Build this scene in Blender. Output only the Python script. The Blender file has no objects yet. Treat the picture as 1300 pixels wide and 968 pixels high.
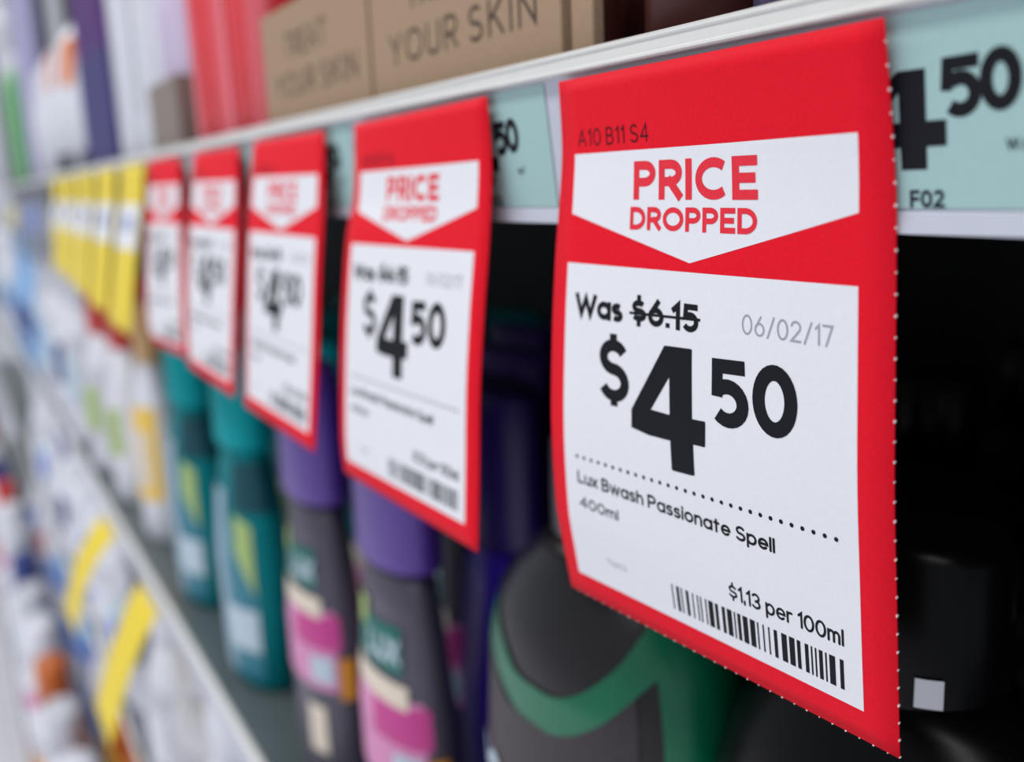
import bpy, bmesh, math, random
from mathutils import Matrix, Vector

# ------------------------------------------------------------------ camera, world, lights
scene = bpy.context.scene
COL = scene.collection
MM = 0.001
rng = random.Random(7)

cam_data = bpy.data.cameras.new('camera')
cam = bpy.data.objects.new('camera', cam_data)
COL.objects.link(cam)
FPX = 1239.9
RC = [[0.503826631, 0.862846998, -0.04066675], [0.154232642, -0.136180787, -0.978604662],
      [-0.849924125, 0.48677495, -0.20169068]]          # rows: image right, image down, view direction
m = Matrix(((RC[0][0], -RC[1][0], -RC[2][0], 0.0),
            (RC[0][1], -RC[1][1], -RC[2][1], -0.11208648),
            (RC[0][2], -RC[1][2], -RC[2][2], 0.0),
            (0, 0, 0, 1)))
cam.matrix_world = m
cam_data.sensor_width = 36.0
cam_data.sensor_fit = 'HORIZONTAL'
cam_data.lens = FPX / 1300.0 * 36.0
cam_data.clip_start = 0.002
cam_data.clip_end = 60
cam_data.dof.use_dof = True
cam_data.dof.focus_distance = 0.163
cam_data.dof.aperture_fstop = 8.8
scene.camera = cam

scene.view_settings.view_transform = 'Standard'
scene.view_settings.look = 'None'
scene.view_settings.gamma = 1.0
scene.view_settings.exposure = 0.42
scene.view_settings.use_curve_mapping = False

world = bpy.data.worlds.new('store_ambient')
scene.world = world
world.use_nodes = True
world.node_tree.nodes['Background'].inputs[0].default_value = (0.86, 0.91, 1.0, 1)
world.node_tree.nodes['Background'].inputs[1].default_value = 0.38


def area(name, loc, rot, sx, sy, power, color):
    d = bpy.data.lights.new(name, 'AREA')
    d.shape = 'RECTANGLE'; d.size = sx; d.size_y = sy; d.energy = power; d.color = color
    o = bpy.data.objects.new(name, d); COL.objects.link(o)
    o.location = loc; o.rotation_euler = rot
    return o


# rows of ceiling tubes above the aisle
area('aisle_tube_light', (-1.2, -1.1, 1.75), (math.radians(-14), 0, 0), 6.0, 0.5, 62, (1.0, 0.98, 0.97))
area('aisle_tube_light', (-1.2, -2.6, 1.75), (math.radians(-38), 0, 0), 6.0, 0.5, 85, (0.97, 0.98, 1.0))

# ------------------------------------------------------------------ materials
MATS = {}


def lin(c):
    return tuple((x / 255 / 12.92) if x / 255 <= 0.04045 else ((x / 255 + 0.055) / 1.055) ** 2.4 for x in c)


def mat(name, rgb, rough=0.5, spec=0.5, noise=0.05, scale=900.0, metal=0.0, coat=0.0, bump=0.0):
    """rgb in 0-255 display values"""
    if name in MATS:
        return MATS[name]
    M = bpy.data.materials.new(name); M.use_nodes = True
    nt = M.node_tree; b = nt.nodes['Principled BSDF']
    c = lin(rgb)
    b.inputs['Roughness'].default_value = rough
    b.inputs['Specular IOR Level'].default_value = spec
    b.inputs['Metallic'].default_value = metal
    b.inputs['Coat Weight'].default_value = coat
    tc = nt.nodes.new('ShaderNodeTexCoord')
    n = nt.nodes.new('ShaderNodeTexNoise'); n.inputs['Scale'].default_value = scale
    n.inputs['Detail'].default_value = 3
    nt.links.new(tc.outputs['Object'], n.inputs['Vector'])
    r = nt.nodes.new('ShaderNodeValToRGB')
    r.color_ramp.elements[0].position = 0.3; r.color_ramp.elements[1].position = 0.7
    r.color_ramp.elements[0].color = tuple(max(0, x * (1 - noise)) for x in c) + (1,)
    r.color_ramp.elements[1].color = tuple(min(1, x * (1 + noise)) for x in c) + (1,)
    nt.links.new(n.outputs['Fac'], r.inputs['Fac'])
    nt.links.new(r.outputs['Color'], b.inputs['Base Color'])
    if bump:
        bp = nt.nodes.new('ShaderNodeBump'); bp.inputs['Strength'].default_value = bump
        bp.inputs['Distance'].default_value = 0.0002
        nt.links.new(n.outputs['Fac'], bp.inputs['Height'])
        nt.links.new(bp.outputs['Normal'], b.inputs['Normal'])
    MATS[name] = M
    return M


RED = mat('red_card', (236, 16, 40), 0.6, 0.15, 0.05, 1500, bump=0.08)
WHITE = mat('white_card', (236, 238, 242), 0.5, 0.3, 0.015, 1200)
REDINK = mat('red_ink', (235, 45, 62), 0.55, 0.3)
INK = mat('black_ink', (18, 19, 27), 0.6, 0.2, 0.12, 1500)
DARKREDINK = mat('dark_code_ink', (60, 8, 18), 0.6, 0.2)
GREYINK = mat('grey_ink', (165, 168, 178), 0.6, 0.2)
PALEINK = mat('pale_grey_ink', (140, 143, 152), 0.6, 0.2)
NUB = mat('paper_fibre', (240, 225, 225), 0.8, 0.1)
RAILM = mat('off_white_enamel', (226, 226, 222), 0.35, 0.5, 0.02, 200)
CHAN = mat('grey_white_plastic', (200, 204, 216), 0.35, 0.5, 0.02, 300)
TEALCARD = mat('pale_teal_card', (166, 200, 198), 0.5, 0.3, 0.02, 800)
KRAFT = mat('brown_cardboard', (168, 142, 116), 0.75, 0.2, 0.07, 700, bump=0.1)
KRAFTDARK = mat('cut_cardboard_edge', (120, 92, 66), 0.85, 0.1, 0.1, 900)
KINK = mat('brown_print', (74, 62, 56), 0.7, 0.2)
YELLOW = mat('yellow_card', (240, 214, 58), 0.5, 0.3, 0.03, 800)
BLUEINK = mat('blue_ink', (86, 112, 190), 0.6, 0.2)
BACKP = mat('dark_back_panel', (34, 36, 38), 0.6, 0.3, 0.05, 30)
BOARD = mat('grey_shelf_steel', (84, 94, 96), 0.3, 0.5, 0.03, 40)
FLOORM = mat('pale_vinyl_floor', (222, 220, 228), 0.35, 0.5, 0.05, 6)

# ------------------------------------------------------------------ object helpers


def tag(o, label=None, cat=None, group=None, kind=None):
    if label: o['label'] = label
    if cat: o['category'] = cat
    if group: o['group'] = group
    if kind: o['kind'] = kind
    return o


def empty(name, loc=(0, 0, 0)):
    o = bpy.data.objects.new(name, None); COL.objects.link(o)
    o.empty_display_size = 0.01
    o.location = loc
    return o


def mesh(name, verts, faces, mt, parent=None, smooth=False, loc=None):
    me = bpy.data.meshes.new(name)
    me.from_pydata([tuple(v) for v in verts], [], faces)
    me.materials.append(mt)
    if smooth:
        for p in me.polygons: p.use_smooth = True
    me.update()
    o = bpy.data.objects.new(name, me); COL.objects.link(o)
    if parent: o.parent = parent
    if loc: o.location = loc
    return o


class MB:
    def __init__(s): s.v = []; s.f = []

    def add(s, verts, faces):
        k = len(s.v); s.v += [tuple(v) for v in verts]; s.f += [tuple(i + k for i in f) for f in faces]

    def box(s, x0, x1, y0, y1, z0, z1):
        s.add([(x0, y0, z0), (x1, y0, z0), (x1, y1, z0), (x0, y1, z0), (x0, y0, z1), (x1, y0, z1), (x1, y1, z1), (x0, y1, z1)],
              [(0, 3, 2, 1), (4, 5, 6, 7), (0, 1, 5, 4), (1, 2, 6, 5), (2, 3, 7, 6), (3, 0, 4, 7)])

    def build(s, name, mt, parent=None, smooth=False, loc=None, bevel=0):
        o = mesh(name, s.v, s.f, mt, parent, smooth, loc)
        if bevel:
            bm = bmesh.new(); bm.from_mesh(o.data)
            bmesh.ops.recalc_face_normals(bm, faces=bm.faces)
            bmesh.ops.bevel(bm, geom=list(bm.edges), offset=bevel, segments=2, affect='EDGES', profile=.5)
            bm.to_mesh(o.data); bm.free()
        return o


def extrude_x(profile, x0, x1):
    """closed profile of (y, z) swept along x (millimetres)"""
    n = len(profile)
    v = [(x0 * MM, y * MM, z * MM) for y, z in profile] + [(x1 * MM, y * MM, z * MM) for y, z in profile]
    f = [(i, (i + 1) % n, n + (i + 1) % n, n + i) for i in range(n)]
    f += [tuple(range(n))[::-1], tuple(range(n, 2 * n))]
    return v, f


def copy_thing(root, loc, label=None, group=None):
    r = root.copy(); COL.objects.link(r); r.location = loc
    if label: r['label'] = label
    if group: r['group'] = group
    elif 'group' in r.keys() and label: pass
    for ch in list(root.children):
        c = ch.copy(); COL.objects.link(c); c.parent = r
        for g in ch.children:
            d = g.copy(); COL.objects.link(d); d.parent = c
    return r


# ------------------------------------------------------------------ stroke lettering


def arc(cx, cy, rx, ry, a0, a1, n=14):
    return [(cx + rx * math.cos(math.radians(a0 + (a1 - a0) * i / n)), cy + ry * math.sin(math.radians(a0 + (a1 - a0) * i / n)))
            for i in range(n + 1)]


X = .70
G = {
    'A': ([[(0, 0), (.37, 1), (.74, 0)], [(.14, .33), (.60, .33)]], .74),
    'B': ([[(.28, .52), (0, .52)], [(0, 0), (0, 1), (.28, 1)] + arc(.28, .76, .24, .24, 90, -90) + [(.30, .52)] + arc(.30, .26, .28, .26, 90, -90) + [(0, 0)]], .58),
    'C': ([arc(.46, .5, .46, .5, 48, 312, 22)], .80),
    'D': ([[(0, 0), (0, 1), (.26, 1)] + arc(.26, .5, .44, .5, 90, -90, 16) + [(0, 0)]], .70),
    'E': ([[(.52, 1), (0, 1), (0, 0), (.52, 0)], [(0, .5), (.46, .5)]], .52),
    'F': ([[(.5, 1), (0, 1), (0, 0)], [(0, .5), (.44, .5)]], .5),
    'I': ([[(0, 0), (0, 1)]], 0.0),
    'K': ([[(0, 0), (0, 1)], [(.56, 1), (0, .42)], [(.2, .6), (.6, 0)]], .6),
    'L': ([[(0, 1), (0, 0), (.48, 0)]], .48),
    'N': ([[(0, 0), (0, 1), (.64, 0), (.64, 1)]], .64),
    'O': ([arc(.46, .5, .46, .5, 0, 360, 28)], .92),
    'P': ([[(0, 0), (0, 1), (.30, 1)] + arc(.30, .72, .28, .28, 90, -90) + [(0, .44)]], .58),
    'R': ([[(0, 0), (0, 1), (.30, 1)] + arc(.30, .72, .28, .28, 90, -90) + [(0, .44)], [(.28, .44), (.58, 0)]], .58),
    'S': ([arc(.29, .75, .26, .25, 35, 270, 14) + arc(.29, .25, .29, .25, 90, -150, 14)], .58),
    'T': ([[(0, 1), (.64, 1)], [(.32, 1), (.32, 0)]], .64),
    'U': ([[(0, 1), (0, .32)] + arc(.32, .32, .32, .32, 180, 360) + [(.64, 1)]], .64),
    'X': ([[(0, 0), (.6, 1)], [(0, 1), (.6, 0)]], .6),
    'W': ([[(0, 1), (.26, 0), (.52, .9), (.78, 0), (1.04, 1)]], 1.04),
    'Y': ([[(0, 1), (.34, .45), (.68, 1)], [(.34, .45), (.34, 0)]], .68),
    'a': ([arc(.29, X / 2, .29, X / 2, 0, 360, 20), [(.58, X), (.58, 0)]], .58),
    'e': ([[(.02, X * .5), (.58, X * .5)] + arc(.30, X / 2, .29, X / 2, 0, 315, 18)], .58),
    'h': ([[(0, 1), (0, 0)], [(0, X * .55)] + arc(.24, X * .6, .24, X * .4, 180, 0) + [(.48, 0)]], .48),
    'i': ([[(0, 0), (0, X)], [(0, .93), (0, 1.0)]], 0),
    'l': ([[(0, 1), (0, 0)]], 0),
    'm': ([[(0, X), (0, 0)], [(0, X * .6)] + arc(.19, X * .62, .19, X * .38, 180, 0) + [(.38, 0)], [(.38, X * .6)] + arc(.57, X * .62, .19, X * .38, 180, 0) + [(.76, 0)]], .76),
    'n': ([[(0, X), (0, 0)], [(0, X * .55)] + arc(.24, X * .6, .24, X * .4, 180, 0) + [(.48, 0)]], .48),
    'o': ([arc(.29, X / 2, .29, X / 2, 0, 360, 20)], .58),
    'p': ([[(0, X), (0, -.3)], arc(.29, X / 2, .29, X / 2, 0, 360, 20)], .58),
    'r': ([[(0, X), (0, 0)], [(0, X * .6)] + arc(.24, X * .62, .24, X * .38, 180, 70)], .3),
    's': ([arc(.2, X * .76, .19, X * .24, 40, 270, 10) + arc(.2, X * .26, .21, X * .26, 90, -140, 10)], .41),
    't': ([[(.14, .95), (.14, 0)], [(0, X), (.32, X)]], .32),
    'u': ([[(0, X), (0, .26)] + arc(.24, .26, .24, .26, 180, 360) + [(.48, X)], [(.48, .26), (.48, 0)]], .48),
    'w': ([[(0, X), (.2, 0), (.4, X), (.6, 0), (.8, X)]], .8),
    'x': ([[(0, 0), (.46, X)], [(0, X), (.46, 0)]], .46),
    '0': ([arc(.31, .5, .31, .5, 0, 360, 26)], .62),
    '1': ([[(0, .80), (.2, 1), (.2, 0)]], .2),
    '2': ([arc(.28, .72, .28, .28, 165, -30, 14) + [(0, 0), (.58, 0)]], .58),
    '3': ([arc(.27, .75, .25, .25, 150, -90, 12) + arc(.27, .26, .29, .25, 90, -150, 12)], .56),
    '4': ([[(.46, 0), (.46, 1), (0, .28), (.62, .28)]], .62),
    '5': ([[(.52, 1), (.08, 1), (.05, .56)] + arc(.27, .32, .29, .32, 115, -150, 16)], .56),
    '6': ([arc(.29, .32, .29, .32, 0, 360, 20), [(.03, .44), (.38, 1)]], .58),
    '7': ([[(0, 1), (.54, 1), (.18, 0)]], .54),
    '$': ([arc(.29, .69, .25, .19, 30, 270, 14) + arc(.29, .31, .29, .19, 90, -150, 14), [(.29, .86), (.29, 1.12)], [(.29, .14), (.29, -.12)]], .58),
    '.': ([[(0, -.1), (0, .12)]], 0),
    '/': ([[(0, -.05), (.42, 1.05)]], .42),
}


def layout(s, h, t, x0, W, vb, gap=None):
    """centre-line strokes in card mm; v grows downwards, vb = baseline; fitted to width W"""
    g = gap if gap is not None else .22 + t / h
    adv = 0; items = []
    for c in s:
        if c == ' ':
            adv += .32; continue
        st, w = G[c]
        items.append((adv, st)); adv += w + g
    total = adv - g
    sx = (W - t) / total
    out = []
    for a, st in items:
        for pl in st:
            out.append(([(x0 + t / 2 + (a + p[0]) * sx, vb - t / 2 - p[1] * (h - t)) for p in pl], t))
    return out


def ribbon(mb, pl, t, M, off, cap='round', step=1.6, square=False):
    """flat ribbon of width t along centre line pl, mapped on the surface by M(u, v, off)"""
    if square and math.dist(pl[0], pl[-1]) > 1e-4:
        pl = list(pl)
        for e, q in ((0, 1), (-1, -2)):
            L = math.dist(pl[e], pl[q])
            if L > t * .8: pl[e] = tuple(a + (a - b) / L * t / 2 for a, b in zip(pl[e], pl[q]))
    pts = [pl[0]]
    for a, b in zip(pl, pl[1:]):
        L = math.dist(a, b)
        if L < 1e-5: continue
        n = max(1, int(L / step))
        for k in range(1, n + 1): pts.append((a[0] + (b[0] - a[0]) * k / n, a[1] + (b[1] - a[1]) * k / n))
    if len(pts) < 2: return
    closed = math.dist(pts[0], pts[-1]) < 1e-4
    if closed: pts = pts[:-1]
    n = len(pts); L = []; R_ = []
    for i in range(n):
        p = pts[i]
        a = pts[i - 1] if (i > 0 or closed) else None
        b = pts[(i + 1) % n] if (i < n - 1 or closed) else None
        d1 = None; d2 = None
        if a: l = math.dist(a, p); d1 = ((p[0] - a[0]) / l, (p[1] - a[1]) / l)
        if b: l = math.dist(p, b); d2 = ((b[0] - p[0]) / l, (b[1] - p[1]) / l)
        d1 = d1 or d2; d2 = d2 or d1
        nx, ny = -(d1[1] + d2[1]), d1[0] + d2[0]
        l = math.hypot(nx, ny)
        if l < 1e-3: nx, ny = -d1[1], d1[0]; k = 1
        else:
            nx /= l; ny /= l
            k = 1 / max(.42, nx * -d1[1] + ny * d1[0])
        L.append((p[0] + nx * t / 2 * k, p[1] + ny * t / 2 * k)); R_.append((p[0] - nx * t / 2 * k, p[1] - ny * t / 2 * k))
    V = [M(u, v, off) for u, v in L] + [M(u, v, off) for u, v in R_]
    F = [(i, i + 1, n + i + 1, n + i) for i in range(n - 1)]
    if closed: F.append((n - 1, 0, n, 2 * n - 1))
    mb.add(V, F)
    if cap == 'round' and not closed:
        for e, q in ((pts[0], pts[1]), (pts[-1], pts[-2])):
            a0 = math.atan2(e[1] - q[1], e[0] - q[0])
            fan = [(e[0] + t / 2 * math.cos(a0 + w), e[1] + t / 2 * math.sin(a0 + w)) for w in [math.pi * (k / 8 - .5) for k in range(9)]]
            mb.add([M(u, v, off) for u, v in fan], [tuple(range(9))])


def text_part(name, strokes, M, mt, parent, off=.06, cap='butt', step=1.6):
    mb = MB(); k = 0
    for pl, t in strokes:
        ribbon(mb, pl, t, M, off + .003 * (k % 9), cap, step, cap == 'butt'); k += 1
    o = mb.build(name, mt, parent)
    return o


def poly_part(name, quads, M, mt, parent, off=.04, n=10):
    """quads in card mm, each subdivided so that it follows the curl"""
    mb = MB()
    for q in quads:
        V = []
        for j in range(n + 1):
            for i in range(n + 1):
                a, b = i / n, j / n
                u = (q[0][0] * (1 - a) + q[1][0] * a) * (1 - b) + (q[3][0] * (1 - a) + q[2][0] * a) * b
                v = (q[0][1] * (1 - a) + q[1][1] * a) * (1 - b) + (q[3][1] * (1 - a) + q[2][1] * a) * b
                V.append(M(u, v, off))
        mb.add(V, [(j * (n + 1) + i, j * (n + 1) + i + 1, (j + 1) * (n + 1) + i + 1, (j + 1) * (n + 1) + i) for j in range(n) for i in range(n)])
    return mb.build(name, mt, parent, True)


# ------------------------------------------------------------------ the curled cards


def crom(P, n=24):
    out = []; m_ = len(P)
    for i in range(m_ - 1):
        p0 = P[max(i - 1, 0)]; p1 = P[i]; p2 = P[i + 1]; p3 = P[min(i + 2, m_ - 1)]
        for k in range(n):
            t = k / n
            out.append(tuple(.5 * ((2 * b) + (-a + c) * t + (2 * a - 5 * b + 4 * c - d) * t * t + (-a + 3 * b - 3 * c + d) * t ** 3)
                             for a, b, c, d in zip(p0, p1, p2, p3)))
    out.append(tuple(P[-1])); return out


def edge_curve(P):
    q = crom(P); s = [0]
    for a, b in zip(q, q[1:]): s.append(s[-1] + math.dist(a, b))
    T = s[-1]

    def f(v):
        k0 = 0
        x = v * T
        if x <= 0: lo, hi = 0, 1
        elif x >= T: lo, hi = len(s) - 2, len(s) - 1
        else:
            lo, hi = 0, len(s) - 1
            while hi - lo > 1:
                mid = (lo + hi) // 2
                if s[mid] <= x: lo = mid
                else: hi = mid
        k = (x - s[lo]) / max(s[hi] - s[lo], 1e-9)
        return Vector(tuple(a + (b - a) * k for a, b in zip(q[lo], q[hi])))
    return f


W0, H0 = 80.0, 110.0


def surface(LP, RP, origin):
    fl, fr = edge_curve(LP), edge_curve(RP)
    o = Vector(origin)

    def P(u, v):
        a = fl(v / H0); b = fr(v / H0)
        return a + (b - a) * (u / W0)

    def M(u, v, off=0.0):
        p = P(u, v)
        if off:
            du = P(u + .5, v) - P(u - .5, v); dv = P(u, v + .5) - P(u, v - .5)
            nn = du.cross(dv); nn.normalize()
            if nn.y > 0: nn = -nn
            p = p + nn * off
        return (p - o) * MM
    return M


def card_mesh(M, th=.28, nu=14, nv=40):
    V = []; F = []
    for s in (0, 1):
        for j in range(nv + 1):
            for i in range(nu + 1):
                V.append(M(W0 * i / nu, H0 * j / nv, -th * s if s else 1e-4))
    k = (nu + 1) * (nv + 1)
    for j in range(nv):
        for i in range(nu):
            a = j * (nu + 1) + i
            F.append((a, a + nu + 1, a + nu + 2, a + 1))
            F.append((k + a, k + a + 1, k + a + nu + 2, k + a + nu + 1))
    for i in range(nu):
        F.append((i, i + 1, k + i + 1, k + i)); b = nv * (nu + 1) + i; F.append((b + 1, b, k + b, k + b + 1))
    for j in range(nv):
        a = j * (nu + 1); F.append((a + nu + 1, a, k + a, k + a + nu + 1)); c = a + nu; F.append((c, c + nu + 1, k + c + nu + 1, k + c))
    return V, F


# code bars of the barcode: (start, width) in module units
BARS = []
_x = 0
_r = random.Random(3)
while _x < 96:
    w = _r.choice([1, 1, 1, 2, 2, 3]); BARS.append((_x, w)); _x += w + _r.choice([1, 1, 2, 1, 2])
BAREND = BARS[-1][0] + BARS[-1][1]


def price_card(LP, RP, label, detail):
    origin = [(a + b) / 2 for a, b in zip(LP[0], RP[0])]
    M = surface(LP, RP, origin)
    root = empty('price_ticket', Vector(origin) * MM)
    tag(root, label, 'price ticket', 'red price tickets hanging from the upper shelf rail')
    V, F = card_mesh(M)
    mesh('card', V, F, RED, root, True)
    # header arrow panel
    poly_part('header_panel', [[(4.7, 14.6), (39, 14.5), (39, 34.5), (4.8, 26.4)], [(39, 14.5), (74.3, 14.3), (73.9, 25.4), (39, 34.5)]], M, WHITE, root, .05)
    poly_part('price_panel', [[(4.4, 36.3), (73.8, 35.9), (73.8, 104.6), (3.9, 104.7)]], M, WHITE, root, .05, 20)
    text_part('header_lettering', layout('PRICE', 7.0, 1.62, 23.6, 31.0, 23.6, .32) + layout('DROPPED', 4.2, .95, 22.9, 31.5, 29.1, .30), M, REDINK, root, .09)
    text_part('location_code', layout('A10 B11 S4', 3.3, .34, 5.8, 22.2, 13.2, .30), M, DARKREDINK, root, .05, 'round')
    # struck-through old price
    text_part('old_price', layout('Was', 4.7, 1.12, 7.4, 14.3, 46.9, .24) + layout('$6.15', 5.0, 1.08, 24.1, 17.3, 46.6, .30)
              + [([(23.8, 44.7), (41.6, 44.2)], .5)], M, INK, root, .09)
    text_part('date', layout('06/02/17', 3.4, .36, 51.3, 18.2, 45.5, .26), M, GREYINK, root, .08, 'round')
    # big price: the four as a filled shape, the rest as thick strokes
    four = [
        [(33.0, 49.8), (39.9, 49.6), (39.9, 52.0), (34.3, 55.5)],
        [(33.0, 49.8), (34.3, 55.5), (29.6, 62.4), (24.4, 63.2)],
        [(34.3, 55.5), (39.9, 52.0), (40.0, 62.3), (34.4, 62.5)],
        [(24.4, 63.2), (29.6, 62.4), (34.4, 62.5), (34.5, 67.4)],
        [(24.4, 63.2), (34.5, 67.4), (29.0, 67.5), (24.3, 66.9)],
        [(34.4, 62.5), (40.0, 62.2), (40.2, 66.9), (34.5, 67.4)],
        [(40.0, 62.2), (43.1, 62.1), (43.0, 66.8), (40.2, 66.9)],
        [(34.5, 67.4), (40.2, 66.9), (40.3, 72.7), (34.7, 73.0)]]
    mb = MB()
    for qi, q in enumerate(four):
        n = 5; Vq = []
        for j in range(n + 1):
            for i in range(n + 1):
                a, b = i / n, j / n
                Vq.append(M((q[0][0] * (1 - a) + q[1][0] * a) * (1 - b) + (q[3][0] * (1 - a) + q[2][0] * a) * b,
                            (q[0][1] * (1 - a) + q[1][1] * a) * (1 - b) + (q[3][1] * (1 - a) + q[2][1] * a) * b, .09))
        mb.add(Vq, [(j * (n + 1) + i, j * (n + 1) + i + 1, (j + 1) * (n + 1) + i + 1, (j + 1) * (n + 1) + i) for j in range(n) for i in range(n)])
    # rounded corners of the four
    for pl in ([(24.9, 63.6), (24.9, 66.4)], [(33.5, 50.3), (39.4, 50.1)], [(42.6, 62.6), (42.5, 66.3)], [(35.2, 72.5), (39.8, 72.3)]):
        ribbon(mb, pl, 1.1, M, .092, 'round')
    k = 0
    dl = [(15.0 + 8.6 * (p[0] - 0) , p[1]) for p in ()]
    for s in [([(p[0], p[1]) for p in arc(19.3, 53.9, 2.95, 2.35, -25, -270, 16)] + arc(19.3, 58.9, 3.2, 2.65, -90, 155, 16), 2.35),
              ([(19.1, 49.3), (19.2, 52.0)], 2.0), ([(19.45, 60.8), (19.5, 63.6)], 2.0),
              ([(52.0, 51.3), (45.9, 51.6), (45.85, 57.0)], 2.5),
              (arc(48.3, 57.9, 3.25, 2.95, -132, 135, 18), 2.6),
              (arc(58.25, 55.75, 3.3, 4.75, 0, 360, 30), 2.6)]:
        ribbon(mb, s[0], s[1], M, .094 + .002 * k, 'butt', 1.2); k += 1
    mb.build('price_figures', INK, root)
    # dotted line
    mb = MB()
    for i in range(30):
        cu, cv = 8.0 + 61.8 * i / 29, 76.5 - .5 * i / 29
        mb.add([M(cu + .42 * math.cos(w), cv + .42 * math.sin(w), .08) for w in [math.tau * q / 10 for q in range(10)]], [tuple(range(10))])
    mb.build('dotted_line', INK, root)
    text_part('product_line', layout('Lux Bwash Passionate Spell', 2.8, .50, 7.8, 49.9, 82.3, .24), M, INK, root, .08, 'round')
    text_part('size_line', layout('400ml', 2.4, .40, 8.0, 11.4, 87.7, .24), M, INK, root, .08, 'round')
    text_part('small_number', layout('70603', 1.3, .12, 13.9, 5.9, 99.0, .26), M, PALEINK, root, .08, 'round')
    text_part('unit_price', layout('$1.13 per 100ml', 3.1, .46, 46.8, 23.8, 94.4, .24), M, INK, root, .08, 'round')
    mb = MB(); k = 38.1 / BAREND
    for s, w in BARS:
        a, b = 32.3 + s * k, 32.3 + (s + w) * k - .05
        mb.add([M(a, 96.9, .08), M(b, 96.9, .08), M(b, 99.6, .08), M(a, 99.6, .08), M(b, 102.3, .08), M(a, 102.3, .08)], [(0, 1, 2, 3), (3, 2, 4, 5)])
    mb.build('barcode', INK, root)
    if not detail: return root
    # torn perforation nubs on the right and bottom edges
    mb = MB()
    pts = [(80.05, 3 + 3.05 * i) for i in range(36)] + [(2.5 + 2.6 * i, 110.05) for i in range(30)]
    for i, (u, v) in enumerate(pts):
        r = .10 + .08 * ((i * 37) % 5) / 5
        mb.add([M(u + r * math.cos(w) * (1.2 if v > 109 else .8), v + r * math.sin(w) * (.8 if v > 109 else 1.4), z) for z in (.1, -.3) for w in [math.tau * q / 8 for q in range(8)]],
               [tuple(range(8)), tuple(range(15, 7, -1))] + [(q, (q + 1) % 8, 8 + (q + 1) % 8, 8 + q) for q in range(8)])
    mb.build('perforated_edge', NUB, root)
    return root


CARDS = [
 ([(-170.6, -0.81, 18.81), (-170.6, -0.43, 5.91), (-170.6, -1.23, -2.85), (-170.6, -2.88, -16.19), (-170.6, -4.28, -32.47), (-170.6, -5.18, -50.82), (-170.6, -4.78, -66.65), (-170.6, -4.0, -73.57), (-170.6, -1.26, -88.96)],
  [(-92.0, -0.91, 18.95), (-92.0, 0.85, 9.48), (-92.0, 2.65, -2.84), (-92.0, 3.46, -14.06), (-92.0, 4.12, -28.47), (-92.0, 5.05, -47.87), (-92.0, 6.64, -66.35), (-92.0, 8.5, -88.45), (-92.0, 8.95, -93.0)]),
 ([(-281.5, -1.02, 18.01), (-281.5, -2.91, -3.05), (-281.5, -6.07, -14.57), (-281.5, -9.45, -38.09), (-281.5, -11.9, -62.27), (-281.5, -12.84, -77.16), (-281.5, -12.36, -87.44)],
  [(-200.6, -0.88, 18.79), (-200.6, -0.3, 4.34), (-200.6, -1.69, -12.59), (-200.6, -4.12, -30.77), (-200.6, -6.17, -49.41), (-200.6, -7.43, -68.67), (-200.6, -8.95, -88.84)]),
 ([(-388.5, -1.01, 18.65), (-388.5, -6.36, -11.39), (-388.5, -10.85, -48.37), (-388.5, -14.37, -84.92)],
  [(-308.4, -0.98, 18.1), (-308.4, -2.93, -5.4), (-308.4, -5.9, -28.1), (-308.4, -8.87, -53.91), (-308.4, -13.03, -86.98)]),
 ([(-491.3, -1.02, 18.55), (-491.3, -8.05, -20.29), (-491.3, -12.79, -58.18), (-491.3, -13.94, -83.54)],
  [(-410.9, -0.99, 18.0), (-410.9, -4.48, -18.27), (-410.9, -8.63, -50.78), (-410.9, -13.04, -85.72)]),
 ([(-603.0, -1.92, 18.93), (-603.0, -7.5, -23.43), (-603.0, -12.57, -69.09), (-603.0, -10.19, -86.05)],
  [(-522.0, -1.0, 18.2), (-522.0, -3.9, -21.41), (-522.0, -7.37, -61.74), (-522.0, -8.17, -84.51)]),
]
CLAB = ['large sharp red and white price ticket nearest the camera, its figures crisp',
        'red and white price ticket second from the right, slightly out of focus',
        'red and white price ticket third from the right, hanging over a purple cap',
        'blurred red and white price ticket fourth from the right, above a teal cap',
        'most blurred red and white price ticket, next to the yellow tickets']

# ------------------------------------------------------------------ structure
XF = -4200
o = mesh('floor', [(-9, -4, -1.26), (2, -4, -1.26), (2, .6, -1.26), (-9, .6, -1.26)], [(0, 1, 2, 3)], FLOORM); tag(o, kind='structure')
mb = MB(); mb.box(XF * MM, .9, .40, .43, -1.26, .9)
tag(mb.build('wall_back', BACKP), kind='structure')

# ------------------------------------------------------------------ shelves with price rails


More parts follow.
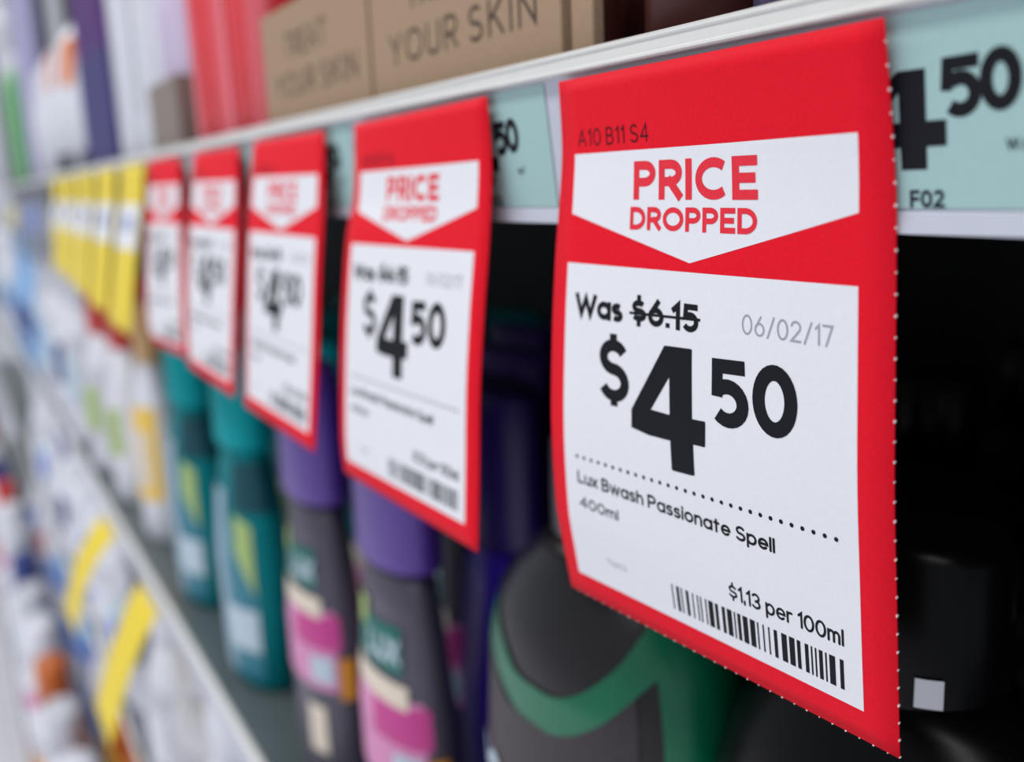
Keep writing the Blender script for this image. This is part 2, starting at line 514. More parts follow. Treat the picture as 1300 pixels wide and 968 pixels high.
def shelf(ztop, yfront, label, x0=XF, x1=600, zr=33.9):
    """ztop = top of rail lip; profile follows the photographed rail"""
    root = empty('shelf', (0, 0, ztop * MM))
    tag(root, label, 'shelf', 'steel shelves of the aisle')
    Y = yfront
    V, F = extrude_x([(Y + .6, -2.4), (Y + 392, -2.4), (Y + 392, -4.0), (Y + 392, -24), (Y + 388, -24), (Y + 388, -5.2), (Y + 6.6, -5.2), (Y + 6.6, -3.6)], x0, x1)
    mesh('shelf_board', V, F, BOARD, root)
    V, F = extrude_x([(Y + 2.4, 0.0), (Y + .5, .1), (Y - .3, -.35), (Y - .35, -.8), (Y + .05, -1.1), (Y + .05, -3.1), (Y - .75, -3.45), (Y - .8, -3.9), (Y - .3, -4.2), (Y + 1.5, -4.4), (Y + 3.0, -4.4), (Y + 2.4, -2)], x0, x1)
    mesh('rail_lip', V, F, RAILM, root)
    V, F = extrude_x([(Y + 1.5, -4.4), (Y + 1.5, -5.4), (Y + 4.3, -30.6), (Y + 3.9, -31.0), (Y + 3.8, -zr), (Y + 5.6, -zr), (Y + 6.6, -30), (Y + 6.6, -4.4)], x0, x1)
    mesh('ticket_channel', V, F, CHAN, root)
    return root


shelf(24.3, 0, 'white shelf whose price rail carries the red tickets, cartons standing on it')
shelf(-306, 0, 'lower white shelf with the slanting rail at bottom left, coloured bottles standing on it')
shelf(-602, 0, 'white shelf under the slanting rail, blurred bottles on it, at the bottom left')
shelf(-905, 0, 'lowest white shelf near the floor, seen as a blur at the bottom left corner')

for i, (a, l) in enumerate(zip(CARDS, CLAB)): price_card(a[0], a[1], l, i == 0)

# ------------------------------------------------------------------ pale teal shelf labels in the channel


def chan_map(xr, w):
    org = Vector((xr, 1.2, 19.2))

    def M(u, v, off=0.0):       # v measured down from z = 19.4
        z = 19.3 - v
        y = 1.5 + (19.0 - z) / 25.2 * 2.8 - .35 - off
        return (Vector((xr - w + u, y, z)) - org) * MM
    return M, org


def shelf_label(xr, label, w=75):
    M, org = chan_map(xr, w)
    root = empty('shelf_label', org * MM)
    tag(root, label, 'label', 'pale teal shelf labels in the rail')
    V = [M(u, v, o_) for o_ in (0, -.2) for u, v in ((0, 0), (w, 0), (w, 25.4), (0, 25.4))]
    mesh('card', V, [(0, 1, 2, 3), (7, 6, 5, 4), (0, 4, 5, 1), (1, 5, 6, 2), (2, 6, 7, 3), (3, 7, 4, 0)], TEALCARD, root)
    e = w - 24.2
    mb = MB()
    for q in ([(-6.0, 7.2), (-1.7, 7.2), (-1.7, 20.2), (-5.8, 20.2)], [(-6.0, 7.2), (-1.7, 7.2), (-5.9, 9.9), (-10.0, 14.0)], [(-6.0, 7.2), (-10.0, 14.0), (-13.6, 17.2), (-15.4, 14.4)],
              [(-13.6, 13.9), (1.3, 13.9), (1.3, 17.2), (-13.6, 17.2)], [(-15.4, 14.4), (-13.6, 13.9), (-13.6, 17.2), (-15.4, 17.2)]):
        mb.add([M(e + u, v, .045 + .012 * (len(mb.v) // 4)) for u, v in q], [(0, 1, 2, 3)])
    L = [
         ([(e + 6.0, 7.0), (e + 1.6, 7.1), (e + 1.4, 10.4)], 1.7), (arc(e + 3.4, 10.9, 2.1, 2.0, -130, 135, 14), 1.8),
         (arc(e + 8.9, 9.6, 1.95, 2.9, 0, 360, 22), 1.8),
         (arc(e - 19, 10, 1.9, 1.6, -25, -270, 12) + arc(e - 19, 13.4, 2.0, 1.8, -90, 155, 12), 1.1)]
    for i, (pl, t) in enumerate(L): ribbon(mb, pl, t, M, .05 + .006 * i, 'butt')
    mb.build('price_figures', INK, root)
    text_part('code_lettering', layout('F02', 2.4, .5, e - 4.6, 5.4, 25.3, .3) + layout('w/', 1.9, .3, e + 9.6, 3.2, 18.2, .3), M, INK, root, .05)
    return root


for xr, l in ((-61.5, 'pale teal shelf label showing 4 50 at the right edge of the picture'),
              (-179.6, 'pale teal shelf label with 50 showing between the two nearest red tickets'),
              (-291.5, 'pale teal shelf label strip showing between the second and third red tickets'),
              (-403, 'pale teal shelf label sliver between the third and fourth red tickets'),
              (-514, 'pale teal shelf label mostly hidden by the fourth red ticket'),
              (-625, 'pale teal shelf label mostly hidden by the last red ticket')):
    shelf_label(xr, l)

# ------------------------------------------------------------------ yellow special tickets


def yellow_card(x0, prof, label, group, plain_=False):
    """prof: (y, z) points from top to bottom"""
    LP = [(x0, y, z) for y, z in prof]; RP = [(x0 + 80, y + .6, z) for y, z in prof]
    origin = [(a + b) / 2 for a, b in zip(LP[0], RP[0])]
    M = surface(LP, RP, origin)
    root = empty('special_ticket', Vector(origin) * MM)
    tag(root, label, 'price ticket', group)
    V, F = card_mesh(M, nu=6, nv=20)
    mesh('card', V, F, YELLOW, root, True)
    if plain_: return root
    poly_part('white_panel', [[(5, 26), (75, 26), (75, 56), (5, 56)]], M, WHITE, root, .06, 8)
    poly_part('blue_print', [[(24, 34), (56, 34), (56, 44), (24, 44)]], M, mat('soft_blue_ink', (140, 158, 205), .6, .2), root, .12, 4)
    return root


ords = ['nearest', 'second', 'third', 'fourth', 'farthest']
for i, x0 in enumerate((-702, -812, -922, -1032, -1142)):
    b = 21 - 2.2 * i
    yellow_card(x0, [(-1.6, 19), (-b * .2, 0), (-b * .5, -28), (-b * .8, -60), (-b, -83 + 3 * i)],
                f'{ords[i]} of the five yellow tickets hanging left of the red ones', 'yellow tickets on the upper rail')
yellow_card(-862, [(-1.5, -330), (-16, -352), (-34, -390), (-50, -434)], 'larger yellow ticket sticking out from the slanting lower rail', 'yellow tickets on the lower rail', True)
yellow_card(-1078, [(-1.5, -330), (-20, -350), (-36, -380), (-50, -425)], 'smaller yellow ticket farther along the slanting lower rail', 'yellow tickets on the lower rail', True)

# ------------------------------------------------------------------ bottles


def profile_mesh(prof, n=72, e=2.0, close_top=True):
    """prof rows (z, a, b) in mm; superelliptic rings"""
    V = []; F = []
    for z, a, b in prof:
        for k in range(n):
            w = math.tau * k / n; c, s = math.cos(w), math.sin(w)
            V.append((a * math.copysign(abs(c) ** (2 / e), c) * MM, b * math.copysign(abs(s) ** (2 / e), s) * MM, z * MM))
    m_ = len(prof)
    for j in range(m_ - 1):
        for k in range(n):
            F.append((j * n + k, j * n + (k + 1) % n, (j + 1) * n + (k + 1) % n, (j + 1) * n + k))
    F.append(tuple(range(n))[::-1])
    if close_top: F.append(tuple(range((m_ - 1) * n, m_ * n)))
    return V, F


def pr_at(prof, z):
    for (z0, a0, b0), (z1, a1, b1) in zip(prof, prof[1:]):
        if z0 <= z <= z1 and z1 > z0:
            k = (z - z0) / (z1 - z0); return a0 + (a1 - a0) * k, b0 + (b1 - b0) * k
    return prof[-1][1:]


def patch(name, prof, th0, th1, zlo, zhi, mt, parent, off=.35, e=2.0, n=18, mz=10):
    n = max(n, int(abs(th1 - th0) / 4)); mz = max(mz, 30); off = off + .25
    """printed film on a bottle: angle th (deg, -90 faces the aisle), heights as functions of s in 0..1"""
    V = []; F = []
    lo = zlo if callable(zlo) else (lambda s: zlo)
    hi = zhi if callable(zhi) else (lambda s: zhi)
    for j in range(mz + 1):
        for k in range(n + 1):
            s = k / n; w = math.radians(th0 + (th1 - th0) * s); c, si = math.cos(w), math.sin(w)
            z = lo(s) + (hi(s) - lo(s)) * j / mz
            a, b = pr_at(prof, z); a += off; b += off
            V.append((a * math.copysign(abs(c) ** (2 / e), c) * MM, b * math.copysign(abs(si) ** (2 / e), si) * MM, z * MM))
    for j in range(mz):
        for k in range(n):
            q = j * (n + 1) + k; F.append((q, q + 1, q + n + 2, q + n + 1))
    return mesh(name, V, F, mt, parent, True)


def lettering(name, s, prof, th0, th1, zb, h, t, mt, parent, off=1.2, gap=.3):
    W = 40.0

    def M(u, v, o_):
        w = math.radians(th0 + (th1 - th0) * u / W); z = zb + h - v
        a, b = pr_at(prof, z); a += off; b += off
        return Vector((a * math.cos(w) * MM, b * math.sin(w) * MM, z * MM))
    return text_part(name, layout(s, h, t, 0, W, h, gap), M, mt, parent, 0, 'butt', 1.5)


def bottle(label, group, loc, prof, body, capprof, capm, patches=(), letter=None, cat='bottle', name='shampoo_bottle'):
    root = empty(name, Vector(loc) * MM)
    tag(root, label, cat, group)
    V, F = profile_mesh(prof); mesh('body', V, F, body, root, True)
    V, F = profile_mesh(capprof); c = mesh('cap', V, F, capm, root, True)
    z0, z1 = capprof[0][0], capprof[-1][0]
    a, b = capprof[0][1:]
    V, F = profile_mesh([(z0 - .9, a * .86, b * .86), (z0 + .1, a * .86, b * .86)])
    mesh('neck_ring', V, F, body, c, True)
    for p in patches: patch(p[0], prof, *p[1:6], root, *(p[6:] if len(p) > 6 else ()))
    if letter: lettering(*letter[:2], prof, *letter[2:], root)
    return root


BLACKP = mat('gloss_black_plastic', (22, 20, 23), 0.32, 0.45, .03, 200)
CHARP = mat('charcoal_label_film', (50, 45, 48), 0.45, 0.4, .04, 200)
CHARB = mat('charcoal_plastic', (78, 74, 88), 0.35, 0.5, .04, 200)
GREENP = mat('deep_green_film', (0, 104, 72), 0.3, 0.5, .05, 200)
TEALINK = mat('grey_teal_ink', (30, 110, 100), 0.5, 0.3)
PALEBLUE = mat('pale_blue_film', (190, 208, 220), 0.5, 0.3)
PURPCAP = mat('violet_cap', (92, 56, 158), 0.35, 0.5, .03, 200)
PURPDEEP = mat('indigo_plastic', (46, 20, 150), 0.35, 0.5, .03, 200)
PINK = mat('magenta_film', (196, 62, 140), 0.45, 0.4, .06, 120)
PINKPALE = mat('pale_pink_film', (216, 140, 186), 0.45, 0.4, .05, 120)
CREAM = mat('cream_film', (226, 214, 196), 0.5, 0.3)
LIME = mat('lime_film', (168, 192, 120), 0.5, 0.3)
ORANGE = mat('orange_film', (222, 150, 50), 0.5, 0.3)
TEALCAP = mat('teal_cap', (0, 160, 166), 0.55, 0.1, .03, 200)
TEALBODY = mat('dark_teal_plastic', (0, 122, 128), 0.5, 0.12, .04, 200)
TEALMID = mat('blue_teal_film', (30, 120, 140), 0.4, 0.4)
WHITEP = mat('white_plastic', (226, 228, 236), 0.35, 0.5, .02, 100)
GREYP = mat('pale_grey_plastic', (200, 202, 210), 0.4, 0.5, .02, 100)
TANCAP = mat('tan_cap', (222, 176, 116), 0.4, 0.5)
REDCAP = mat('red_cap', (206, 44, 36), 0.35, 0.5)
YELFILM = mat('warm_yellow_film', (244, 204, 96), 0.5, 0.3)
BLUEP = mat('sky_blue_plastic', (138, 180, 224), 0.35, 0.5)
NAVY = mat('navy_film', (46, 60, 124), 0.45, 0.4)
STEELG = mat('slate_plastic', (104, 108, 122), 0.4, 0.5)
ROYAL = mat('royal_blue_film', (90, 130, 220), 0.45, 0.4)
BRORANGE = mat('burnt_orange_plastic', (196, 100, 32), 0.4, 0.5)

SB = -308.4   # top face of the middle shelf board
# wide black bottle with the green swoosh
bp = [(0, 48, 28), (4, 51, 30.5), (60, 53, 32), (130, 53, 32), (168, 50.5, 30), (183, 45, 26.5), (194, 36, 22), (201, 27, 18), (206, 19, 16)]
cp = [(206, 17.5, 15), (208, 18.5, 16), (234, 18, 15.6), (237, 15, 13.4)]


def sw(off):
    def f(s):
        k = min(1, max(0, (s - .66) / .40)); k = k * k * (3 - 2 * k)
        return 163 + 26 * k + 12 * max(0, .55 - s) / .2 * (1 if s > .3 else 1) * .9 + off
    return f


blk = bottle('wide black bottle with a green swoosh standing under the nearest red ticket', None, (-223, 46, SB), bp, BLACKP, cp, BLACKP,
             patches=[('green_band', -178, -28, sw(-6), sw(5), GREENP, .4, 2.0, 30, 4),
                      ('green_side_panel', -30, 40, 6, lambda s: 197 - 22 * s, GREENP, .4, 2.0, 18, 14),
                      ('charcoal_panel', -178, -40, 10, sw(-6.5), CHARP, .3),
                      ('lime_patch', -92, -78, 100, 126, LIME, .6)],
             letter=('brand_lettering', 'PO', -135, -104, 118, 16, 4.5, PALEBLUE))
# plain dark bottle at the right
dcp = [(190, 18, 16), (203, 19, 17), (234, 18.5, 16.5), (238, 16, 14)]
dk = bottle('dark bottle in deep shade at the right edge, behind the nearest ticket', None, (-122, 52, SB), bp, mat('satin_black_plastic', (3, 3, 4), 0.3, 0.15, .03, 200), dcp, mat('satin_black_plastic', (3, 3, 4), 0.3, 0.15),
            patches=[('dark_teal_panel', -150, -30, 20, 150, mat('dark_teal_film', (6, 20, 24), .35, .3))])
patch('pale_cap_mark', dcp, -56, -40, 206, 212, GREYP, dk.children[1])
# purple-capped charcoal bottles
pp = [(0, 31, 15), (4, 34, 17), (90, 34, 17), (110, 31.5, 15.2), (140, 27, 13), (157, 24, 11.5)]
pc = [(157, 28.5, 13.6), (160, 30.5, 14.8), (205, 29.5, 14.2), (221, 27.5, 13), (224, 25.5, 11.6)]
PPATCH = [('pink_panel', -178, -22, 62, 104, PINKPALE, .35), ('magenta_panel', -84, -14, 84, 102, PINK, .6), ('cream_leaf', -70, -44, 26, 52, CREAM, .6),
          ('cream_band', -178, -40, lambda s: 104 - 4 * s, lambda s: 114 - 4 * s, CREAM, .75),
          ('teal_band', -170, -45, 114, 134, TEALINK, .55), ('lime_tip', -150, -98, 128, 140, LIME, .8),
          ('pale_spot', -60, -28, 66, 80, PALEBLUE, .8), ('orange_spot', -20, 6, 58, 80, ORANGE, .9)]
pur = bottle('charcoal bottle with violet cap and magenta label, the nearer one', None, (-360, 36, SB), pp, CHARB, pc, PURPCAP, PPATCH,
             ('brand_lettering', 'LUX', -92, -48, 118, 11, 3.0, PALEBLUE))
# teal bottles
tp = [(0, 36, 17), (4, 40, 20), (80, 42, 21), (120, 37, 18), (150, 30, 13.5), (155, 29, 13)]
tcp = [(155, 32.5, 15.4), (158, 34.5, 16.4), (200, 33, 15.6), (217, 30, 14), (220, 28, 12.6)]
TPATCH = [('blue_teal_panel', -170, -28, 8, 108, TEALMID, .35), ('pale_panel', -170, -76, 8, 128, mat('pale_teal_film', (150, 178, 196), .5, .3), .6),
          ('lime_leaf', -58, -30, lambda s: 92 - 26 * s, lambda s: 116 - 6 * s, LIME, .8), ('white_droplet', -80, -30, 28, 56, PALEBLUE, .8),
          ('deep_teal_shoulder', -60, 20, 118, 148, mat('deep_teal_film', (0, 70, 82), .4, .4), .6)]
tea = bottle('teal bottle with bright teal cap, the nearer of the front pair', None, (-600, 36, SB), tp, TEALBODY, tcp, TEALCAP, TPATCH)

for i, (x, l) in enumerate(((-464, 'charcoal bottle with violet cap and magenta label, the farther one'),)):
    copy_thing(pur, Vector((x, 36, SB)) * MM, l)
copy_thing(tea, Vector((-748, 36, SB)) * MM, 'teal bottle with bright teal cap beside the white bottles, the farther of the pair')
# rows behind, seen through the gaps between tickets
ROWS = ('second', 'third', 'fourth', 'fifth', 'sixth')
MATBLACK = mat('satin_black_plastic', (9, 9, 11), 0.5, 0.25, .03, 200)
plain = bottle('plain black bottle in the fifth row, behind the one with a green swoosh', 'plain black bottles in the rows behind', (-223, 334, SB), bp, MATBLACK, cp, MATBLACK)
indigo = bottle('indigo bottle with violet cap showing between the charcoal bottle and the black bottle', None, (-352, 82, SB), pp, PURPDEEP, pc, mat('shaded_indigo_cap', (34, 14, 86), .4, .4))  # cap indigo darkened to stand in for the shade under the shelf
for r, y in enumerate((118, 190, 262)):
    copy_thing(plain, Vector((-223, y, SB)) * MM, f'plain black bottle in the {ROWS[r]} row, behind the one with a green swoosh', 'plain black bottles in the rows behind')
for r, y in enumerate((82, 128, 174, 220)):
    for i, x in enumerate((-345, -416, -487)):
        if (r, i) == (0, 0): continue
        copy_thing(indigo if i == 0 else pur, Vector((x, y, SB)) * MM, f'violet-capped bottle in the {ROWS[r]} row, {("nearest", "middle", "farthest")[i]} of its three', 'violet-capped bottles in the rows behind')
    for i, x in enumerate((-570, -660, -750)):
        copy_thing(tea, Vector((x, y, SB)) * MM, f'teal-capped bottle in the {ROWS[r]} row, {("nearest", "middle", "farthest")[i]} of its three', 'teal-capped bottles in the rows behind')
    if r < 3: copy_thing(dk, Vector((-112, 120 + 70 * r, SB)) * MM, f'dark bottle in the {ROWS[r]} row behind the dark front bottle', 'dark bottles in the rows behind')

# white bottles along the middle shelf
wp = [(0, 30, 17), (5, 34, 20), (90, 34, 20), (130, 31, 17), (155, 24, 12), (163, 14, 11)]
wc = [(163, 15, 11), (166, 18, 12), (212, 17, 11.5), (216, 15, 10)]


def generic(x, z0, label, body, capm, film, film2, cat='bottle', group=None, y=36, sc=1.0, hs=1.0, lo=40, hi=125):
    P = [(z * hs, a * sc, b * sc) for z, a, b in wp]; Cc = [(z * hs, a * sc, b * sc) for z, a, b in wc]
    return bottle(label, group, (x, y, z0), P, body, Cc, capm,
                  [('label', -176, -15, lo * hs, hi * hs, film, .4), ('label_print', -88, -40, (lo + 12) * hs, (hi - 22) * hs, film2, .8)], cat=cat, name='care_bottle')


w = generic(-912, SB, 'white bottle with tan cap and yellow label beside the teal bottles', WHITEP, TANCAP, YELFILM, CREAM, sc=1.0, hs=1.0)
copy_thing(w, Vector((-912, 84, SB)) * MM, 'tan-capped white bottles in the row behind the front one', 'tan-capped bottles behind')
copy_thing(w, Vector((-990, 84, SB)) * MM, 'tan-capped white bottles in the row behind the front one', 'tan-capped bottles behind')
w = generic(-1050, SB, 'white bottle with red cap, the nearer of two below the yellow tickets', WHITEP, REDCAP, WHITEP, LIME, sc=1.2, hs=.97)
w2 = generic(-1190, SB, 'white bottle with red cap and lime label, the farther of two', WHITEP, REDCAP, GREYP, LIME, sc=1.4, hs=.97)
for x in (-1070, -1190, -1310):
    copy_thing(w2, Vector((x, 110, SB)) * MM, 'white bottles in the row behind the two red-capped ones', 'white bottles behind the red caps')
pal = [('white bottle with white cap', WHITEP, WHITEP, WHITEP, NAVY), ('white bottle with pale grey label', WHITEP, WHITEP, GREYP, PALEBLUE),
       ('sky-blue bottle with navy print', BLUEP, BLUEP, BLUEP, NAVY), ('pale grey bottle with white cap', GREYP, WHITEP, PALEBLUE, BLUEP)]
seq = [(-1350, 1), (-1480, 0), (-1620, 1), (-1770, 3), (-1930, 2), (-2090, 2), (-2260, 2), (-2440, 3), (-2620, 0), (-2800, 1), (-3000, 3)]
place = ['first', 'second', 'third', 'fourth', 'fifth', 'sixth', 'seventh', 'eighth', 'ninth', 'tenth', 'eleventh', 'twelfth', 'thirteenth', 'fourteenth']
for i, (x, k) in enumerate(seq):
    n, *ms = pal[k]
    generic(x, SB, f'blurred {n}, {place[i]} left of the red-capped bottles', *ms, sc=1.6, hs=1.12)

# the shelf below the slanting rail
SC = -604.4
palC = [('white bottle with yellow label', WHITEP, WHITEP, YELFILM, WHITEP), ('white bottle with pale label', WHITEP, WHITEP, GREYP, WHITEP),
        ('slate grey bottle', STEELG, STEELG, STEELG, GREYP), ('pale grey bottle with blue print', GREYP, WHITEP, PALEBLUE, ROYAL),
        ('white bottle with blue label', WHITEP, WHITEP, ROYAL, WHITEP), ('white bottle with navy print', WHITEP, NAVY, WHITEP, NAVY)]
for i, (x, k) in enumerate([(-500, 1), (-610, 1), (-720, 0), (-840, 1), (-960, 1), (-1085, 2), (-1210, 3), (-1340, 1), (-1480, 4), (-1630, 1), (-1790, 5), (-1960, 1), (-2140, 3), (-2330, 1)]):
    n, *ms = palC[k]
    generic(x, SC, f'blurred {n}, {place[i]} from the right under the slanting rail', *ms, sc=1.65, hs=1.05)
SD = -907.4
palD = [('burnt orange bottle', BRORANGE, BRORANGE, BRORANGE, YELFILM), ('white bottle with blue print', WHITEP, WHITEP, WHITEP, ROYAL),
        ('white bottle with red print', WHITEP, WHITEP, WHITEP, REDCAP), ('pale blue bottle', BLUEP, WHITEP, ROYAL, WHITEP)]
for i, (x, k) in enumerate([(-1000, 1), (-1140, 1), (-1290, 0), (-1450, 0), (-1620, 1), (-1800, 3), (-1980, 1), (-2170, 3), (-2370, 1), (-2580, 2), (-2800, 1)]):
    n, *ms = palD[k]
    generic(x, SD, f'blurred {n}, {place[i]} from the right on the lowest shelf', *ms, sc=1.9, hs=1.1)

# ------------------------------------------------------------------ goods on the upper shelf
ST = 21.9
YB = 7.0


def carton(x0, x1, h, label, depth=70, text=True, mt=KRAFT):
    """cardboard display tray: front, side and back panels, open top"""
    w_ = x1 - x0; t = 1.6
    root = empty('display_carton', Vector(((x0 + x1) / 2, YB, ST)) * MM)
    tag(root, label, 'carton', 'brown display cartons on the upper shelf')
    h2 = w_ / 2 - .4
    for nm, b in (('front_panel', (-h2, h2, 0, t, 0, h)), ('side_panel', (-h2, -h2 + t, t, depth, 0, h)), ('side_panel', (h2 - t, h2, t, depth, 0, h)),
                  ('back_panel', (-h2 + t, h2 - t, depth - t, depth, 0, h)), ('base_panel', (-h2 + t, h2 - t, t, depth - t, 0, t))):
        mb = MB(); mb.box(*[q * MM for q in b]); mb.build(nm, mt, root, bevel=.25 * MM)
    if text:
        def M(u, v, o_): return Vector(((-h2 + u) * MM, (-o_ - .05) * MM, (h - v) * MM))
        base = h - (33.2 - ST)
        text_part('lettering', layout('YOUR SKIN', 8.4, .95, w_ * .13, w_ * .77, base, .36) + layout('TREAT', 8.4, .95, w_ * .26, w_ * .40, base - 13.5, .36),
                  M, KINK, root, .05)
    return root


carton(-284, -180.5, 44, 'brown carton printed YOUR SKIN, its lettering large and readable', depth=11)
carton(-393, -285.5, 43, 'blurred brown carton printed with the same words beside the red packs')
carton(-628, -552, 40, 'greyish blurred carton between the red packs and the tall white pack', text=False, depth=40, mt=mat('shaded_brown_cardboard', (140, 130, 122), .8, .2))  # same brown cardboard, greyed so the colour itself holds the shadow
# contents of the shaded carton: pink and white bottles
UP = [(0, 13, 12), (3, 16, 14), (90, 16, 14), (104, 9, 9)]
UC = [(104, 9, 9), (106, 10, 10), (128, 9.5, 9.5)]
LILAC = mat('pale_lilac_plastic', (214, 200, 226), .4, .5)
VIOL = mat('orchid_plastic', (214, 150, 206), .4, .5)
pk = bottle('farther pale lilac bottle standing in the greyish blurred carton', 'lilac bottles in the carton', (-608, 28, ST + 1.7), UP, LILAC, UC, LILAC, [('orchid_label', -170, -60, 20, 80, LILAC)], name='lilac_bottle')
copy_thing(pk, Vector((-572, 28, ST + 1.7)) * MM, 'nearer pale lilac bottle standing in the greyish blurred carton')
# cardboard end panel and maroon and violet bottles at the top centre
mb = MB(); mb.box(-4 * MM, 4 * MM, 0, 3 * MM, 0, 48 * MM)
r = empty('carton_divider', Vector((-174.8, YB + 1, ST)) * MM); tag(r, 'narrow brown cardboard piece right of the YOUR SKIN carton', 'carton')
mb.build('panel', KRAFT, r, bevel=.5 * MM)
mb = MB(); mb.box(-3.4 * MM, 3.4 * MM, .8 * MM, 2.2 * MM, 48 * MM, 48.6 * MM); mb.build('cut_edge', KRAFTDARK, r)
MAROON = mat('maroon_plastic', (84, 40, 36), .35, .4)
VIOLD = mat('dusky_violet_plastic', (70, 52, 88), .3, .5)
VIOLL = mat('slate_violet_plastic', (96, 92, 130), .3, .5)
sp = [(0, 12, 15), (3, 14, 18), (90, 14, 18), (110, 10, 12)]
sc_ = [(110, 10, 12), (112, 11, 12), (130, 11, 12)]
mr = bottle('maroon bottle right of the narrow cardboard piece', None, (-155, 30, ST), sp, MAROON, sc_, MAROON, [('label', -150, -30, 30, 80, MAROON)])
copy_thing(mr, Vector((-192, 52, ST)) * MM, 'maroon bottle directly behind the YOUR SKIN carton')
copy_thing(mr, Vector((-228, 56, ST)) * MM, 'maroon bottle behind the middle of the YOUR SKIN carton')
copy_thing(mr, Vector((-184, 110, ST)) * MM, 'maroon bottle in the third row behind the YOUR SKIN carton')
vb_ = [(z, a * 1.3, b) for z, a, b in sp]
v1 = bottle('slate violet bottle beside the maroon one above the rail', None, (-120, 28, ST), vb_, VIOLL, sc_, VIOLL, [('label', -110, -20, 0.5, 80, VIOLD)])
copy_thing(v1, Vector((-78, 28, ST)) * MM, 'slate violet bottle just above the right half of the nearest ticket')
copy_thing(v1, Vector((-124, 72, ST)) * MM, 'slate violet bottle in the second row above the rail')
copy_thing(v1, Vector((-176, 150, ST)) * MM, 'slate violet bottle far back behind the maroon bottles')
copy_thing(v1, Vector((-230, 180, ST)) * MM, 'slate violet bottle far back behind the YOUR SKIN carton')

# red packs
REDP = mat('coral_red_plastic', (236, 70, 78), .35, .5, .06, 60)
REDD = mat('deep_red_plastic', (205, 10, 24), .35, .5)
PINKST = mat('coral_pink_film', (238, 110, 120), .4, .4)
rp = [(0, 21, 15), (4, 24, 18), (100, 25, 19), (150, 24, 18), (170, 15, 14)]
rcp = [(170, 15, 13), (173, 17, 14), (196, 16, 13)]
rd = bottle('coral red bottle next to the brown carton, the nearer of two', None, (-458, 28, ST), rp, REDP, rcp, REDP, [('pink_stripe', -112, -78, 4, 148, PINKST), ('pink_stripe', -44, -14, 4, 148, PINKST)], name='red_bottle')
copy_thing(rd, Vector((-517, 28, ST)) * MM, 'coral red bottle beside the greyish carton, the farther of two')
rr = bottle('deep red bottles behind the blurred brown carton', 'deep red bottles behind the cartons', (-455, 84, ST), rp, REDD, rcp, REDD, name='red_bottle')
for x in (-400, -510, -345, -290): copy_thing(rr, Vector((x, 92, ST)) * MM)

# tall white pack and beyond
tw = [(0, 34, 22), (4, 36, 24), (200, 36, 24), (236, 30, 20)]
twc = [(236, 20, 16), (239, 22, 17), (268, 21, 16)]
big = bottle('tall white bottle standing left of the greyish carton', None, (-674, 34, ST), tw, WHITEP, twc, WHITEP, [('pale_label', -150, -90, 30, 190, GREYP)], name='lotion_bottle')
copy_thing(big, Vector((-754, 34, ST)) * MM, 'tall white bottle second from the greyish carton')
DPURP = mat('plum_plastic', (84, 44, 116), .35, .5)
INDB = mat('indigo_film', (70, 66, 120), .4, .4)
tall = bottle('tall plum bottle between the white bottle and the orange-topped packs', None, (-850, 34, ST), tw, DPURP, twc, DPURP, [('indigo_label', -150, -40, 4, 90, INDB)], name='lotion_bottle')


def pack(x, w_, h, label, main, corner, foot):
    root = empty('refill_pack', Vector((x, 16, ST)) * MM); tag(root, label, 'pack')
    hw = w_ / 2
    V, F = profile_mesh([(0, hw * .9, 16), (4, hw, 26), (h * .5, hw, 28), (h * .85, hw, 20), (h, hw * .94, 4)], 72, 3.2)
    V = [(a, b + .028, c) for a, b, c in V]
    P = [(0, hw * .9, 16), (4, hw, 26), (h * .5, hw, 28), (h * .85, hw, 20), (h, hw * .94, 4)]
    mesh('pouch', V, F, main, root, True)
    for nm, t0, t1, z0, z1, mt in (('orange_corner', -112, -84, h * .62, h * .9, corner), ('orange_corner', -44, 4, h * .60, h * .9, corner), ('dark_foot_print', -84, -40, 6, h * .16, foot)):
        p_ = patch(nm, P, t0, t1, z0, z1, mt, root, .5, 3.2); p_.location = (0, .028, 0)
    return root


ORC = mat('orange_print', (226, 130, 70), .5, .3)
pack(-1060, 150, 138, 'white refill pack with orange corners, the nearer of two at upper left', WHITEP, ORC, mat('dark_print', (30, 30, 38), .5, .3))
pack(-1245, 170, 160, 'white refill pack with orange corners, the farther of two at upper left', WHITEP, ORC, mat('dark_print', (30, 30, 38), .5, .3))
GRN = mat('leaf_green_plastic', (84, 158, 92), .4, .5)
pack(-1430, 160, 160, 'plain white refill pack between the orange-cornered ones and the green bottle', WHITEP, WHITEP, GREYP)
copy_thing(tall, Vector((-932, 34, ST)) * MM, 'second tall plum bottle, just right of the orange-cornered packs')
gp = bottle('green bottle at the upper left edge beside the white packs', None, (-1760, 36, ST), [(z * .75, a * 1.3, b) for z, a, b in tw], GRN, [(z * .75, a, b) for z, a, b in twc], GREYP, [('pale_label', -160, -110, 20, 110, WHITEP)], name='lotion_bottle')
copy_thing(gp, Vector((-1880, 36, ST)) * MM, 'green bottle farthest left at the upper left edge')
NAVYP = mat('ink_navy_plastic', (22, 24, 44), .4, .5)
for i, (x, y) in enumerate(((-1230, 100), (-1340, 100), (-1450, 100))):
    bottle(f'{("nearest", "middle", "farthest")[i]} dark navy bottle rising behind the white refill packs', None, (x, y, ST), tw, NAVYP, twc, mat('sea_teal_cap', (60, 140, 150), .4, .5), name='lotion_bottle')
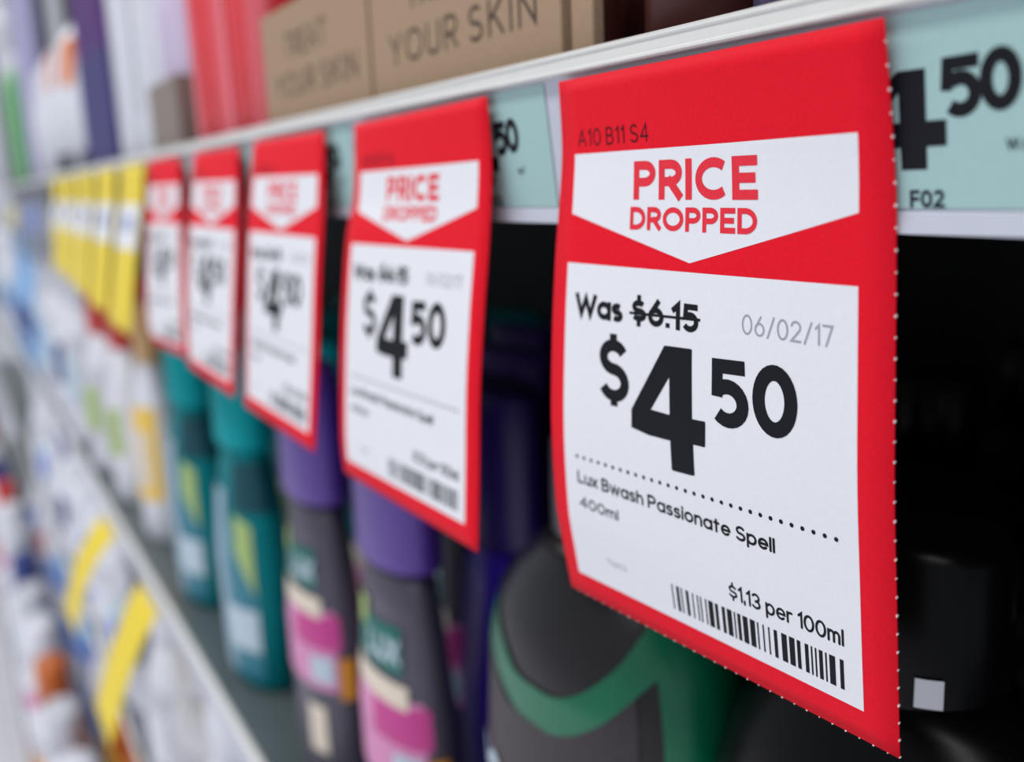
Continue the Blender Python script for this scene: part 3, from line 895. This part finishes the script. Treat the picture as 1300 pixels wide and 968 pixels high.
for i, (x, mt) in enumerate(((-1600, mat('lavender_plastic', (170, 166, 200), .4, .5)), (-2010, GREYP), (-2180, NAVYP), (-2350, GREYP), (-2550, WHITEP))):
    bottle(f'blurred tall bottle at far left of upper shelf, {place[i]} from the packs', None, (x, 40, ST), [(z * 1.3, a * 1.6, b) for z, a, b in tw], mt, [(z * 1.3, a * 1.3, b) for z, a, b in twc], mt, name='lotion_bottle')
# a dark neck of the rail past the yellow tickets: grey ticket strip on the rail
for i, (x, mt, l) in enumerate(((-1262, STEELG, 'slate grey ticket on the rail just left of the yellow tickets'), (-1380, BLUEINK, 'blue-printed ticket on the rail second left of the yellow tickets'),
                                (-1500, BLUEINK, 'blue-printed ticket on the rail third left of the yellow tickets'), (-1640, STEELG, 'slate grey ticket on the rail fourth left of the yellow tickets'),
                                (-1800, YELLOW, 'yellow-printed ticket on the rail at the far left edge'))):
    LP = [(x, -1.5, 19), (x, -6, -20), (x, -10, -50), (x, -12, -75)]; RP = [(x + 80, b, c) for a, b, c in LP]
    org = [x + 40, -1.5, 19]; M = surface(LP, RP, org)
    root = empty('rail_ticket', Vector(org) * MM); tag(root, l, 'price ticket')
    V, F = card_mesh(M, nu=4, nv=10); mesh('card', V, F, STEELG, root, True)
    poly_part('printed_panel', [[(4, 30), (76, 30), (76, 70), (4, 70)]], M, mt, root, .06, 6)

# ------------------------------------------------------------------ protruding base shelf of the far bay
root = empty('base_shelf', (-2.2, -.1, -.95)); tag(root, 'low pale base shelf jutting into the aisle at the bottom left corner', 'shelf')
mb = MB(); mb.box(-2.0, 1.2, 0, .094, -.02, 0); mb.build('shelf_board', BOARD, root)
mb = MB(); mb.box(-2.0, 1.2, -.004, 0, -.036, .004); mb.build('rail', RAILM, root)
palE = [('white jug with pink label', WHITEP, WHITEP, PINKPALE, WHITEP), ('white jug with navy cap', WHITEP, NAVY, WHITEP, PALEBLUE), ('white jug with pale label', WHITEP, GREYP, GREYP, WHITEP),
        ('white jug with red cap', WHITEP, REDCAP, WHITEP, REDCAP), ('white jug with burnt orange cap', WHITEP, BRORANGE, GREYP, ORANGE)]
for i, (x, k) in enumerate([(-1080, 2), (-1240, 0), (-1400, 2), (-1560, 4), (-1730, 0), (-1900, 2), (-2080, 1), (-2270, 2), (-2470, 0), (-2680, 3), (-2900, 1), (-3150, 2), (-3420, 4), (-3720, 1), (-4050, 0)][:14]):
    n, *ms = palE[k]
    generic(x, -950, f'blurred {n}, {place[i]} from the right on the base shelf', *ms, sc=2.1, hs=1.2, y=-53, cat='jug')
